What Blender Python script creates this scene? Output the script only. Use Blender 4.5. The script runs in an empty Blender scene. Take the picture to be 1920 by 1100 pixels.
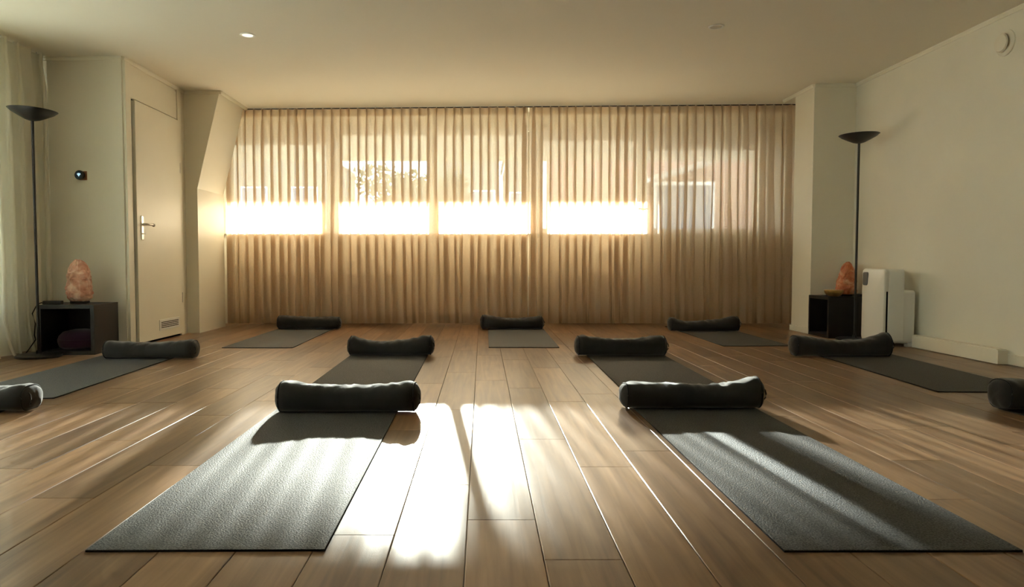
import bpy, bmesh, math, random
from mathutils import Vector, Matrix, noise
random.seed(7)
S = bpy.context.scene
COL = S.collection

# ------------------------------------------------------------------ camera
F, PX, HOR, H = 1320.0, 904.0, 491.0, 0.735      # focal length in px, principal x, horizon row, eye height
PITCH = math.atan((550 - HOR) / F)
cam_d = bpy.data.cameras.new('camera')
cam = bpy.data.objects.new('camera', cam_d); COL.objects.link(cam)
cam.location = (0, 0, H)
cam.rotation_euler = (math.pi / 2 - PITCH, 0, 0)
cam_d.sensor_fit = 'HORIZONTAL'; cam_d.sensor_width = 36
cam_d.lens = F / 1920 * 36
cam_d.shift_x = (960 - PX) / 1920
cam_d.clip_start = 0.05; cam_d.clip_end = 500
S.camera = cam

# ------------------------------------------------------------------ light and exposure
SUN_ELEV, SUN_AZ = math.radians(12.9), math.radians(5.2)     # azimuth to the left of straight ahead
world = bpy.data.worlds.new('sky'); S.world = world; world.use_nodes = True
wn = world.node_tree.nodes; wl = world.node_tree.links
bg = wn['Background']
bg.inputs['Color'].default_value = (0.80, 0.89, 1.0, 1)
bg.inputs['Strength'].default_value = 4.0
sun_d = bpy.data.lights.new('sun', 'SUN'); sun = bpy.data.objects.new('sun', sun_d); COL.objects.link(sun)
sun_d.energy = 29; sun_d.angle = math.radians(0.85); sun_d.color = (1.0, 0.965, 0.90)
SUN_DIR = Vector((math.sin(SUN_AZ) * math.cos(SUN_ELEV), -math.cos(SUN_AZ) * math.cos(SUN_ELEV), -math.sin(SUN_ELEV)))
sun.rotation_euler = SUN_DIR.to_track_quat('-Z', 'Y').to_euler()
sun.location = (-3, 30, 12)
S.view_settings.view_transform = 'Standard'
S.view_settings.look = 'None'
S.view_settings.gamma = 1
S.view_settings.use_curve_mapping = False
S.view_settings.exposure = 2.2
cy = S.cycles
cy.max_bounces = 12; cy.diffuse_bounces = 7; cy.glossy_bounces = 4; cy.transmission_bounces = 6; cy.transparent_max_bounces = 40
cy.sample_clamp_indirect = 8

# ------------------------------------------------------------------ pixel -> place
def ray(x, y):
    xc, yc = (x - PX) / F, -(y - 550) / F
    return Vector((xc, math.cos(PITCH) + math.sin(PITCH) * yc, -math.sin(PITCH) + math.cos(PITCH) * yc))
def G(x, y, z=0.0):                       # on a level plane
    r = ray(x, y); t = (z - H) / r.z
    return Vector((0, 0, H)) + r * t

def ceil_z(x): return 2.505 + 0.0085 * (x - 0.45)

# ------------------------------------------------------------------ materials
MATS = {}
def mat(name, color, rough=0.6, spec=0.4, metal=0.0, var=0.0, vscale=6.0, bump=0.0, bscale=80.0, sheen=0.0, dark=None):
    m = bpy.data.materials.new(name); m.use_nodes = True
    nt = m.node_tree; n = nt.nodes; l = nt.links
    p = n['Principled BSDF']
    p.inputs['Base Color'].default_value = (*color, 1)
    p.inputs['Roughness'].default_value = rough
    p.inputs['Specular IOR Level'].default_value = spec
    p.inputs['Metallic'].default_value = metal
    if sheen:
        p.inputs['Sheen Weight'].default_value = sheen; p.inputs['Sheen Roughness'].default_value = 0.4
    tc = n.new('ShaderNodeTexCoord')
    if var:
        nz = n.new('ShaderNodeTexNoise'); nz.inputs['Scale'].default_value = vscale; nz.inputs['Detail'].default_value = 5
        l.new(tc.outputs['Object'], nz.inputs['Vector'])
        r = n.new('ShaderNodeValToRGB')
        d = dark or tuple(c * (1 - var) for c in color)
        r.color_ramp.elements[0].position = 0.35; r.color_ramp.elements[1].position = 0.65
        r.color_ramp.elements[0].color = (*d, 1); r.color_ramp.elements[1].color = (*color, 1)
        l.new(nz.outputs['Fac'], r.inputs['Fac']); l.new(r.outputs['Color'], p.inputs['Base Color'])
    if bump:
        nb = n.new('ShaderNodeTexNoise'); nb.inputs['Scale'].default_value = bscale; nb.inputs['Detail'].default_value = 3
        l.new(tc.outputs['Object'], nb.inputs['Vector'])
        b = n.new('ShaderNodeBump'); b.inputs['Strength'].default_value = bump; b.inputs['Distance'].default_value = 0.01
        l.new(nb.outputs['Fac'], b.inputs['Height']); l.new(b.outputs['Normal'], p.inputs['Normal'])
    MATS[name] = m
    return m

mat('wall', (0.83, 0.79, 0.68), 0.7, 0.25, var=0.03, vscale=1.5, bump=0.05, bscale=60)
mat('plaster', (0.84, 0.82, 0.72), 0.62, 0.3, var=0.07, vscale=1.2, bump=0.08, bscale=14)
mat('ceiling', (0.86, 0.82, 0.71), 0.85, 0.2, var=0.02, vscale=1.0)
mat('paint', (0.82, 0.79, 0.67), 0.45, 0.5, var=0.02, vscale=3)
mat('frame_paint', (0.55, 0.50, 0.40), 0.4, 0.4)
mat('black_shelf', (0.012, 0.011, 0.012), 0.42, 0.4)
mat('black_metal', (0.012, 0.011, 0.011), 0.38, 0.5)
mat('black_plastic', (0.008, 0.008, 0.009), 0.45, 0.4)
mat('cloth', (0.028, 0.026, 0.026), 0.9, 0.2, var=0.25, vscale=9, bump=0.10, bscale=260, sheen=0.35)
mat('cloth_seam', (0.022, 0.022, 0.025), 0.9, 0.15, sheen=0.2)
mat('purple', (0.035, 0.011, 0.028), 0.9, 0.2, sheen=0.2, var=0.2)
mat('steel', (0.62, 0.60, 0.55), 0.3, 0.5, metal=1.0)
mat('brass', (0.72, 0.50, 0.20), 0.42, 0.5, metal=1.0, var=0.2, vscale=30)
mat('white_plastic', (0.80, 0.80, 0.76), 0.35, 0.5)
mat('grey_plastic', (0.16, 0.17, 0.18), 0.25, 0.5)
mat('gap_shade', (0.006, 0.006, 0.006), 0.8, 0.1)  # near black painted for the shade inside gaps and openings
mat('copper', (0.35, 0.16, 0.08), 0.35, 0.5, metal=0.6)
mat('brick', (0.30, 0.13, 0.09), 0.9, 0.2)
mat('roof_tile', (0.10, 0.09, 0.09), 0.8, 0.2, var=0.3, vscale=2)
mat('fascia', (0.80, 0.80, 0.80), 0.6, 0.3)
mat('house_glass', (0.10, 0.15, 0.22), 0.35, 0.2)
mat('concrete', (0.17, 0.16, 0.14), 0.9, 0.2, var=0.15, vscale=0.6)
mat('veranda', (0.66, 0.62, 0.54), 0.8, 0.2, var=0.08, vscale=2)
mat('bark', (0.09, 0.06, 0.04), 0.9, 0.1, var=0.4, vscale=12, bump=0.4, bscale=20)
mat('pale_ground', (0.46, 0.43, 0.36), 0.95, 0.1, var=0.3, vscale=0.8)  # unseen paving, made pale to bounce sun onto veranda underside and curtain

def leaf_mat(name, c):
    m = mat(name, c, 0.5, 0.3, var=0.4, vscale=1.5)
    nt = m.node_tree; n = nt.nodes; l = nt.links
    t = n.new('ShaderNodeBsdfTranslucent'); t.inputs['Color'].default_value = (c[0] * 1.6, c[1] * 1.7, c[2], 1)
    x = n.new('ShaderNodeMixShader'); x.inputs[0].default_value = 0.2
    l.new(n['Principled BSDF'].outputs[0], x.inputs[1]); l.new(t.outputs[0], x.inputs[2])
    l.new(x.outputs[0], n['Material Output'].inputs['Surface'])
leaf_mat('leaf', (0.028, 0.045, 0.018)); leaf_mat('hedge_leaf', (0.05, 0.09, 0.03))

# brick wall
def brick_nodes():
    m = MATS['brick']; nt = m.node_tree; n = nt.nodes; l = nt.links
    tc = n.new('ShaderNodeTexCoord'); mp = n.new('ShaderNodeMapping'); mp.inputs['Rotation'].default_value = (math.pi / 2, 0, 0)
    b = n.new('ShaderNodeTexBrick'); b.inputs['Scale'].default_value = 1
    b.inputs['Brick Width'].default_value = 0.21; b.inputs['Row Height'].default_value = 0.063; b.inputs['Mortar Size'].default_value = 0.006
    b.inputs['Color1'].default_value = (0.32, 0.14, 0.09, 1); b.inputs['Color2'].default_value = (0.22, 0.09, 0.06, 1); b.inputs['Mortar'].default_value = (0.4, 0.37, 0.33, 1)
    l.new(tc.outputs['Object'], mp.inputs['Vector']); l.new(mp.outputs[0], b.inputs['Vector'])
    l.new(b.outputs['Color'], n['Principled BSDF'].inputs['Base Color'])
brick_nodes()

# sheer curtain cloth
def cloth_mat(name, col, transp, transl, tint=(1, 1, 1)):
    m = bpy.data.materials.new(name); m.use_nodes = True; nt = m.node_tree; n = nt.nodes; l = nt.links
    n.remove(n['Principled BSDF'])
    tc = n.new('ShaderNodeTexCoord')
    mp = n.new('ShaderNodeMapping'); mp.inputs['Scale'].default_value = (220, 220, 60)
    nz = n.new('ShaderNodeTexNoise'); nz.inputs['Scale'].default_value = 1; nz.inputs['Detail'].default_value = 2
    l.new(tc.outputs['Object'], mp.inputs['Vector']); l.new(mp.outputs[0], nz.inputs['Vector'])
    mr = n.new('ShaderNodeMapRange'); mr.inputs['From Min'].default_value = 0.3; mr.inputs['From Max'].default_value = 0.7
    mr.inputs['To Min'].default_value = transp * 0.7; mr.inputs['To Max'].default_value = transp * 1.3
    l.new(nz.outputs['Fac'], mr.inputs['Value'])
    d = n.new('ShaderNodeBsdfDiffuse'); d.inputs['Color'].default_value = (*col, 1)
    t = n.new('ShaderNodeBsdfTranslucent'); t.inputs['Color'].default_value = (*col, 1)
    x1 = n.new('ShaderNodeMixShader'); x1.inputs[0].default_value = transl
    l.new(d.outputs[0], x1.inputs[1]); l.new(t.outputs[0], x1.inputs[2])
    if transp:
        tr = n.new('ShaderNodeBsdfTransparent'); tr.inputs['Color'].default_value = (*tint, 1)
        x2 = n.new('ShaderNodeMixShader'); l.new(mr.outputs[0], x2.inputs[0])
        l.new(x1.outputs[0], x2.inputs[1]); l.new(tr.outputs[0], x2.inputs[2])
        l.new(x2.outputs[0], n['Material Output'].inputs['Surface'])
    else:
        l.new(x1.outputs[0], n['Material Output'].inputs['Surface'])
    MATS[name] = m
cloth_mat('sheer', (0.70, 0.565, 0.425), 0.17, 0.62, (1.0, 0.97, 0.93))
cloth_mat('drape', (0.86, 0.83, 0.73), 0.0, 0.45)

# window glass: thin pane
def glass_mat():
    m = bpy.data.materials.new('glass'); m.use_nodes = True; nt = m.node_tree; n = nt.nodes; l = nt.links
    n.remove(n['Principled BSDF'])
    a = n.new('ShaderNodeBsdfTransparent'); a.inputs['Color'].default_value = (0.90, 0.95, 0.94, 1)
    g = n.new('ShaderNodeBsdfGlossy'); g.inputs['Roughness'].default_value = 0.02
    x = n.new('ShaderNodeMixShader'); x.inputs[0].default_value = 0.07
    l.new(a.outputs[0], x.inputs[1]); l.new(g.outputs[0], x.inputs[2]); l.new(x.outputs[0], n['Material Output'].inputs['Surface'])
    MATS['glass'] = m
glass_mat()

# oak planks
def plank_mat():
    m = bpy.data.materials.new('oak'); m.use_nodes = True; nt = m.node_tree; n = nt.nodes; l = nt.links
    p = n['Principled BSDF']
    tc = n.new('ShaderNodeTexCoord'); oi = n.new('ShaderNodeObjectInfo')
    off = n.new('ShaderNodeVectorMath'); off.operation = 'SCALE'
    cmb = n.new('ShaderNodeCombineXYZ')
    l.new(oi.outputs['Random'], cmb.inputs[0]); l.new(oi.outputs['Random'], cmb.inputs[1]); l.new(oi.outputs['Random'], cmb.inputs[2])
    l.new(cmb.outputs[0], off.inputs[0]); off.inputs['Scale'].default_value = 37
    add = n.new('ShaderNodeVectorMath'); l.new(tc.outputs['Object'], add.inputs[0]); l.new(off.outputs[0], add.inputs[1])
    mp = n.new('ShaderNodeMapping'); mp.inputs['Scale'].default_value = (34, 1.6, 1)
    l.new(add.outputs[0], mp.inputs['Vector'])
    g = n.new('ShaderNodeTexNoise'); g.inputs['Scale'].default_value = 1; g.inputs['Detail'].default_value = 6; g.inputs['Distortion'].default_value = 0.6
    l.new(mp.outputs[0], g.inputs['Vector'])
    mp2 = n.new('ShaderNodeMapping'); mp2.inputs['Scale'].default_value = (7, 1.1, 1)
    l.new(add.outputs[0], mp2.inputs['Vector'])
    w = n.new('ShaderNodeTexNoise'); w.inputs['Scale'].default_value = 1; w.inputs['Detail'].default_value = 3; w.inputs['Distortion'].default_value = 1.0
    l.new(mp2.outputs[0], w.inputs['Vector'])
    mx = n.new('ShaderNodeMath'); mx.operation = 'MULTIPLY_ADD'; mx.inputs[1].default_value = 0.55
    l.new(g.outputs['Fac'], mx.inputs[0])
    h2 = n.new('ShaderNodeMath'); h2.operation = 'MULTIPLY'; h2.inputs[1].default_value = 0.45; l.new(w.outputs['Fac'], h2.inputs[0]); l.new(h2.outputs[0], mx.inputs[2])
    r = n.new('ShaderNodeValToRGB')
    e = r.color_ramp.elements
    e[0].position = 0.33; e[0].color = (0.130, 0.067, 0.035, 1)
    e[1].position = 0.66; e[1].color = (0.325, 0.195, 0.106, 1)
    l.new(mx.outputs[0], r.inputs['Fac'])
    hs = n.new('ShaderNodeHueSaturation')
    mr = n.new('ShaderNodeMapRange'); mr.inputs['To Min'].default_value = 0.66; mr.inputs['To Max'].default_value = 1.2
    l.new(oi.outputs['Random'], mr.inputs['Value']); l.new(mr.outputs[0], hs.inputs['Value']); l.new(r.outputs['Color'], hs.inputs['Color'])
    l.new(hs.outputs['Color'], p.inputs['Base Color'])
    p.inputs['Roughness'].default_value = 0.31
    p.inputs['Specular IOR Level'].default_value = 0.40
    b = n.new('ShaderNodeBump'); b.inputs['Strength'].default_value = 0.10; b.inputs['Distance'].default_value = 0.004
    l.new(g.outputs['Fac'], b.inputs['Height'])
    fine = n.new('ShaderNodeTexNoise'); fine.inputs['Scale'].default_value = 420; fine.inputs['Detail'].default_value = 1
    l.new(tc.outputs['Object'], fine.inputs['Vector'])
    b2 = n.new('ShaderNodeBump'); b2.inputs['Strength'].default_value = 0.22; b2.inputs['Distance'].default_value = 0.001
    l.new(fine.outputs['Fac'], b2.inputs['Height']); l.new(b.outputs['Normal'], b2.inputs['Normal'])
    l.new(b2.outputs['Normal'], p.inputs['Normal'])
    MATS['oak'] = m
plank_mat()
mat('joint', (0.05, 0.035, 0.022), 0.8, 0.2)

# yoga mat rubber with a fine pebbled, speckled face
def rubber_mat():
    m = bpy.data.materials.new('mat_rubber'); m.use_nodes = True; nt = m.node_tree; n = nt.nodes; l = nt.links
    p = n['Principled BSDF']; tc = n.new('ShaderNodeTexCoord')
    z = n.new('ShaderNodeTexNoise'); z.inputs['Scale'].default_value = 190; z.inputs['Detail'].default_value = 2
    l.new(tc.outputs['Object'], z.inputs['Vector'])
    r = n.new('ShaderNodeValToRGB'); e = r.color_ramp.elements
    e[0].position = 0.36; e[0].color = (0.018, 0.019, 0.020, 1); e[1].position = 0.64; e[1].color = (0.088, 0.087, 0.085, 1)
    l.new(z.outputs['Fac'], r.inputs['Fac']); l.new(r.outputs['Color'], p.inputs['Base Color'])
    p.inputs['Roughness'].default_value = 0.68; p.inputs['Specular IOR Level'].default_value = 0.36
    b = n.new('ShaderNodeBump'); b.inputs['Strength'].default_value = 0.8; b.inputs['Distance'].default_value = 0.004
    l.new(z.outputs['Fac'], b.inputs['Height']); l.new(b.outputs['Normal'], p.inputs['Normal'])
    MATS['mat_rubber'] = m
rubber_mat()
mat('mat_edge', (0.010, 0.010, 0.010), 0.8, 0.2)

# salt rock
def salt_mat(name, c1, c2, c3):
    m = bpy.data.materials.new(name); m.use_nodes = True; nt = m.node_tree; n = nt.nodes; l = nt.links
    p = n['Principled BSDF']; tc = n.new('ShaderNodeTexCoord')
    z = n.new('ShaderNodeTexNoise'); z.inputs['Scale'].default_value = 14; z.inputs['Detail'].default_value = 6; z.inputs['Distortion'].default_value = 0.8
    l.new(tc.outputs['Object'], z.inputs['Vector'])
    r = n.new('ShaderNodeValToRGB'); e = r.color_ramp.elements
    e[0].position = 0.32; e[0].color = (*c1, 1); e[1].position = 0.68; e[1].color = (*c3, 1)
    k = e.new(0.5); k.color = (*c2, 1)
    l.new(z.outputs['Fac'], r.inputs['Fac']); l.new(r.outputs['Color'], p.inputs['Base Color'])
    p.inputs['Roughness'].default_value = 0.35; p.inputs['Specular IOR Level'].default_value = 0.5
    p.inputs['Subsurface Weight'].default_value = 0.25; p.inputs['Subsurface Radius'].default_value = (0.06, 0.03, 0.02); p.inputs['Subsurface Scale'].default_value = 0.3
    b = n.new('ShaderNodeBump'); b.inputs['Strength'].default_value = 0.5; b.inputs['Distance'].default_value = 0.01
    l.new(z.outputs['Fac'], b.inputs['Height']); l.new(b.outputs['Normal'], p.inputs['Normal'])
    MATS[name] = m
salt_mat('salt_pale', (0.50, 0.20, 0.13), (0.68, 0.36, 0.25), (0.82, 0.58, 0.44))
salt_mat('salt_deep', (0.36, 0.08, 0.03), (0.55, 0.17, 0.07), (0.72, 0.42, 0.25))

mat('screen_blue', (0.02, 0.05, 0.09), 0.2, 0.5)
def emit_mat(name, c, s):
    m = bpy.data.materials.new(name); m.use_nodes = True
    p = m.node_tree.nodes['Principled BSDF']; p.inputs['Base Color'].default_value = (*c, 1)
    p.inputs['Emission Color'].default_value = (*c, 1); p.inputs['Emission Strength'].default_value = s
    MATS[name] = m
emit_mat('glyph', (0.45, 0.72, 0.95), 0.22)
emit_mat('spot_glow', (1.0, 0.97, 0.85), 0.22)
mat('spot_off', (0.55, 0.53, 0.45), 0.4, 0.5)

# ------------------------------------------------------------------ mesh helpers
def mk(name, verts, faces, m, parent=None, smooth=False):
    me = bpy.data.meshes.new(name); me.from_pydata([tuple(v) for v in verts], [], faces); me.update()
    me.materials.append(MATS[m])
    if smooth:
        for p in me.polygons: p.use_smooth = True
    o = bpy.data.objects.new(name, me); COL.objects.link(o)
    if parent: o.parent = parent
    return o
def from_bm(name, bm, m, parent=None, smooth=False):
    bmesh.ops.recalc_face_normals(bm, faces=bm.faces)
    me = bpy.data.meshes.new(name); bm.to_mesh(me); bm.free()
    me.materials.append(MATS[m])
    if smooth:
        for p in me.polygons: p.use_smooth = True
    o = bpy.data.objects.new(name, me); COL.objects.link(o)
    if parent: o.parent = parent
    return o
def bm_box(bm, x0, x1, y0, y1, z0, z1, bevel=0.0, seg=2, M=None):
    v = [bm.verts.new(c) for c in ((x0,y0,z0),(x1,y0,z0),(x1,y1,z0),(x0,y1,z0),(x0,y0,z1),(x1,y0,z1),(x1,y1,z1),(x0,y1,z1))]
    fs = [bm.faces.new([v[i] for i in q]) for q in ((3,2,1,0),(4,5,6,7),(0,1,5,4),(1,2,6,5),(2,3,7,6),(3,0,4,7))]
    if bevel:
        ed = list({e for f in fs for e in f.edges})
        r = bmesh.ops.bevel(bm, geom=ed, offset=bevel, segments=seg, affect='EDGES', profile=0.6)
    if M is not None: bmesh.ops.transform(bm, matrix=M, verts=v)
def box(name, x0, x1, y0, y1, z0, z1, m, parent=None, bevel=0.0, seg=2):
    bm = bmesh.new(); bm_box(bm, min(x0,x1), max(x0,x1), min(y0,y1), max(y0,y1), z0, z1, bevel, seg)
    return from_bm(name, bm, m, parent, smooth=False)
def lathe_vf(prof, n=32):
    V, Fc = [], []
    for r, z in prof:
        for i in range(n):
            a = 2 * math.pi * i / n; V.append((r * math.cos(a), r * math.sin(a), z))
    for j in range(len(prof) - 1):
        for i in range(n):
            k = (i + 1) % n
            Fc.append((j*n+i, j*n+k, (j+1)*n+k, (j+1)*n+i))
    if prof[0][0] > 1e-6: Fc.append(tuple(range(n-1, -1, -1)))
    if prof[-1][0] > 1e-6: Fc.append(tuple((len(prof)-1)*n + i for i in range(n)))
    return V, Fc
def lathe(name, prof, m, parent=None, n=32, M=None, smooth=True):
    V, Fc = lathe_vf(prof, n)
    if M is not None: V = [M @ Vector(v) for v in V]
    o = mk(name, V, Fc, m, parent, smooth)
    if smooth:
        try: o.data.set_sharp_from_angle(angle=math.radians(35))
        except Exception: pass
    return o
def tube(name, pts, r, m, parent=None, n=8, closed=False):
    pts = [Vector(p) for p in pts]; V, Fc = [], []; N = len(pts)
    up = Vector((0, 0, 1))
    for i, p in enumerate(pts):
        a = pts[(i - 1) % N] if (closed or i > 0) else pts[i]; b = pts[(i + 1) % N] if (closed or i < N - 1) else pts[i]
        t = (b - a).normalized()
        u = t.cross(up)
        if u.length < 1e-3: u = t.cross(Vector((1, 0, 0)))
        u.normalize(); w = t.cross(u).normalized()
        for k in range(n):
            an = 2 * math.pi * k / n; V.append(p + (u * math.cos(an) + w * math.sin(an)) * r)
    for i in range(N if closed else N - 1):
        for k in range(n):
            Fc.append((i*n+k, i*n+(k+1)%n, ((i+1)%N)*n+(k+1)%n, ((i+1)%N)*n+k))
    if not closed:
        Fc.append(tuple(range(n-1, -1, -1))); Fc.append(tuple((N-1)*n + k for k in range(n)))
    return mk(name, V, Fc, m, parent, True)
def thing(name, label, cat, loc=(0, 0, 0), rz=0.0, group=None):
    o = bpy.data.objects.new(name, None); COL.objects.link(o); o.empty_display_size = 0.1
    o.location = loc; o.rotation_euler = (0, 0, rz)
    return tag(o, label, cat, group)
def tag(o, label, cat, group=None):
    o['label'] = label; o['category'] = cat
    if group: o['group'] = group
    return o
def struct(o, label=None):
    o['kind'] = 'structure'
    if label: o['label'] = label
    return o
def prism(name, poly, axis, a0, a1, m, parent=None):
    n = len(poly); V = []
    for a in (a0, a1):
        for (u, v) in poly:
            V.append((u, a, v) if axis == 'Y' else (a, u, v) if axis == 'X' else (u, v, a))
    Fc = [tuple(range(n)), tuple(range(2*n-1, n-1, -1))] + [(i, (i+1) % n, n + (i+1) % n, n + i) for i in range(n)]
    bm = bmesh.new(); vs = [bm.verts.new(v) for v in V]
    for f in Fc: bm.faces.new([vs[i] for i in f])
    return from_bm(name, bm, m, parent)

# ================================================================== THE ROOM
XL, XR, YR, YC, YW = -3.80, 3.78, -2.6, 8.10, 8.42        # side walls, rear wall, curtain line, window wall
# floor: sub-floor, then planks
floor = struct(box('floor', XL - 0.15, XR + 0.15, YR - 0.1, YW + 0.2, -0.06, -0.011, 'joint'), 'brown oak plank floor of the studio')
PW, PL = 0.1948, 1.185
def plank_mesh(w, L):
    g, c, t = 0.0008, 0.0022, 0.0013
    x0, x1, y0, y1 = -w/2 + g, w/2 - g, -L/2 + g, L/2 - g
    V = [(x0,y0,-0.011),(x1,y0,-0.011),(x1,y1,-0.011),(x0,y1,-0.011),
         (x0,y0,-t),(x1,y0,-t),(x1,y1,-t),(x0,y1,-t),
         (x0+c,y0+c*.5,0),(x1-c,y0+c*.5,0),(x1-c,y1-c*.5,0),(x0+c,y1-c*.5,0)]
    Fc = [(0,1,5,4),(1,2,6,5),(2,3,7,6),(3,0,4,7),(4,5,9,8),(5,6,10,9),(6,7,11,10),(7,4,8,11),(8,9,10,11)]
    return V, Fc
pv, pf = plank_mesh(PW, PL)
pme = bpy.data.meshes.new('plank'); pme.from_pydata(pv, [], pf); pme.update(); pme.materials.append(MATS['oak'])
def pix(P):
    d = Vector(P) - Vector((0, 0, H)); f = d.y * math.cos(PITCH) - d.z * math.sin(PITCH); u = d.y * math.sin(PITCH) + d.z * math.cos(PITCH)
    if f < 0.05: return None
    return PX + F * d.x / f, 550 - F * u / f
KNOWN = {-1: 3.48, 0: 1.98, 1: 1.71, 2: 2.50}          # a butt joint read off the photo in these columns
rest = []
nplank = 0
k0 = math.floor((XL + 0.0417) / PW); k1 = math.ceil((XR + 0.0417) / PW)
for k in range(k0, k1 + 1):
    xa = -0.0417 + PW * k; xc = xa + PW / 2
    if xa > XR or xa + PW < XL: continue
    j0 = KNOWN.get(k, random.uniform(0, PL))
    ys = j0 - PL * math.ceil((j0 - YR) / PL)
    while ys < YW:
        a, b = max(ys, YR), min(ys + PL, YW)
        if b - a > 0.05:
            vis = False
            for yy in (a, (a + b) / 2, b):
                for xx in (xa, xa + PW):
                    q = pix((xx, yy, 0))
                    if q and -120 < q[0] < 2040 and 480 < q[1] < 1180: vis = True
            if vis and nplank < 298:
                o = bpy.data.objects.new('plank', pme); COL.objects.link(o); o.parent = floor
                o.location = (xc, (a + b) / 2, 0); o.scale = (1, (b - a) / PL, 1); nplank += 1
            else: rest.append((xc, (a + b) / 2, (b - a) / PL))
        ys += PL
V, Fc = [], []
for (xc, yc, s) in rest:
    o = len(V); V += [(x + xc, y * s + yc, z) for x, y, z in pv]; Fc += [tuple(i + o for i in f) for f in pf]
if rest:
    o = mk('plank_field', V, Fc, 'oak', floor); o['kind'] = 'stuff'

# ceiling, a little out of level
V = []
for z in (0.0, 0.12):
    for (x, y) in ((XL-.15, YR-.1), (XR+.15, YR-.1), (XR+.15, YW+.2), (XL-.15, YW+.2)):
        V.append((x, y, ceil_z(x) + z))
struct(mk('ceiling', V, [(3,2,1,0)[::-1], (4,5,6,7), (0,1,5,4), (1,2,6,5), (2,3,7,6), (3,0,4,7)], 'ceiling'), 'flat cream painted ceiling')
bm = bmesh.new()                                        # side wall with a wide window behind the drape
LW0, LW1, LZ0, LZ1 = 0.2, 5.2, 0.35, 2.35
bm_box(bm, XL - 0.15, XL, YR - 0.1, LW0, -0.06, 2.56); bm_box(bm, XL - 0.15, XL, LW1, YW + 0.2, -0.06, 2.56)
bm_box(bm, XL - 0.15, XL, LW0, LW1, -0.06, LZ0); bm_box(bm, XL - 0.15, XL, LW0, LW1, LZ1, 2.56)
struct(from_bm('wall_left', bm, 'wall'), 'side wall behind the cream drape')
struct(box('wall_right', XR, XR + 0.15, YR - 0.1, YW + 0.2, -0.06, 2.6, 'plaster'), 'cream plastered side wall with slight stains')
struct(box('wall_rear', XL, XR, YR - 0.1, YR, -0.06, 2.56, 'wall'))
XD, YA, YK = -3.05, 6.05, 7.27                        # door wall, alcove wall, front of the knee wall
struct(box('wall_closet', XL, XD, YA, YK, 0, 2.50, 'wall'), 'cream closet wall that carries the door and the thermostat')
# knee wall that turns into a roof slope
struct(prism('wall_knee', [(XL, 0), (-2.925, 0), (-2.925, 1.49), (-2.675, 2.50), (XL, 2.50)], 'Y', YK, 8.0, 'paint'), 'cream knee wall with a slope leaning into the room')
XP, YP = 3.355, 7.19
struct(box('wall_pier', XP, XR, YP, 7.62, 0, 2.58, 'paint'), 'cream pier standing out from the side wall')
struct(box('trim_1', -3.20, -3.056, YA - 0.012, YA, 0, 2.46, 'wall'), 'flat board at the corner of the closet wall')

# window wall with openings
SILL, HEAD = 1.115, 2.285
def wx(px): return (px - PX) * YW / F
cols = [(430, 612), (640, 803), (820, 985), (1015, 1195), (1213, 1420)]
bm = bmesh.new()
bm_box(bm, XL, XR, YW, YW + 0.2, -0.06, SILL)
bm_box(bm, XL, XR, YW, YW + 0.2, HEAD, 2.60)
bm_box(bm, XL, wx(430), YW, YW + 0.2, SILL, HEAD)
bm_box(bm, wx(1420), XR, YW, YW + 0.2, SILL, HEAD)
struct(from_bm('wall_back', bm, 'wall'), 'window wall behind the sheer curtains')
edges = [wx(430)] + [None] * 4 + [wx(1420)]
for i in range(4): edges[i + 1] = (wx(cols[i][1]) + wx(cols[i + 1][0])) / 2
for i, (a, b) in enumerate(cols):
    ea, eb = edges[i], edges[i + 1]; pa, pb = wx(a), wx(b)
    top = HEAD - (0.15 if i == 0 else 0.21 if i == 4 else 0.10 if i == 3 else 0.035)
    bot = SILL + 0.02
    pa = max(pa, ea + 0.03); pb = min(pb, eb - 0.03)
    w = bpy.data.objects.new('window_%d' % (i + 1), None); COL.objects.link(w); struct(w, 'window pane seen through the sheer curtain'); w.location = ((ea + eb) / 2, YW + 0.06, SILL)
    cx = (ea + eb) / 2
    y0, y1 = 0.0, 0.07
    box('window_stile', ea - cx, pa - cx, y0, y1, 0, HEAD - SILL, 'frame_paint', w)
    box('window_stile', pb - cx, eb - cx, y0, y1, 0, HEAD - SILL, 'frame_paint', w)
    box('window_rail', pa - cx, pb - cx, y0, y1, 0, bot - SILL, 'frame_paint', w)
    box('window_rail', pa - cx, pb - cx, y0, y1, top - SILL, HEAD - SILL, 'frame_paint', w)
    box('window_pane', pa - cx, pb - cx, 0.030, 0.036, bot - SILL, top - SILL, 'glass', w)
    if i in (3,):
        h = box('window_handle', pb - cx - 0.10, pb - cx + 0.02, -0.03, -0.015, 0.30, 0.32, 'steel', w, 0.004)
w = bpy.data.objects.new('window_6', None); COL.objects.link(w); struct(w, 'window behind the cream drape'); w.location = (XL - 0.10, LW0, LZ0)
for k in range(6): box('window_stile', 0, 0.06, 1.0 * k - (0.03 if 0 < k < 5 else 0 if k == 0 else 0.06), 1.0 * k + (0.03 if 0 < k < 5 else 0.06 if k == 0 else 0), 0, LZ1 - LZ0, 'frame_paint', w)
for z in (0, LZ1 - LZ0 - 0.06): box('window_rail', 0.001, 0.059, 0.06, 4.94, z, z + 0.06, 'frame_paint', w)
box('window_pane', 0.03, 0.036, 0.05, 4.95, 0.05, LZ1 - LZ0 - 0.05, 'glass', w)
struct(box('trim_2', XL, XR, YW - 0.10, YW + 0.06, SILL - 0.045, SILL - 0.005, 'paint'), 'window sill board behind the curtain')

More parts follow.
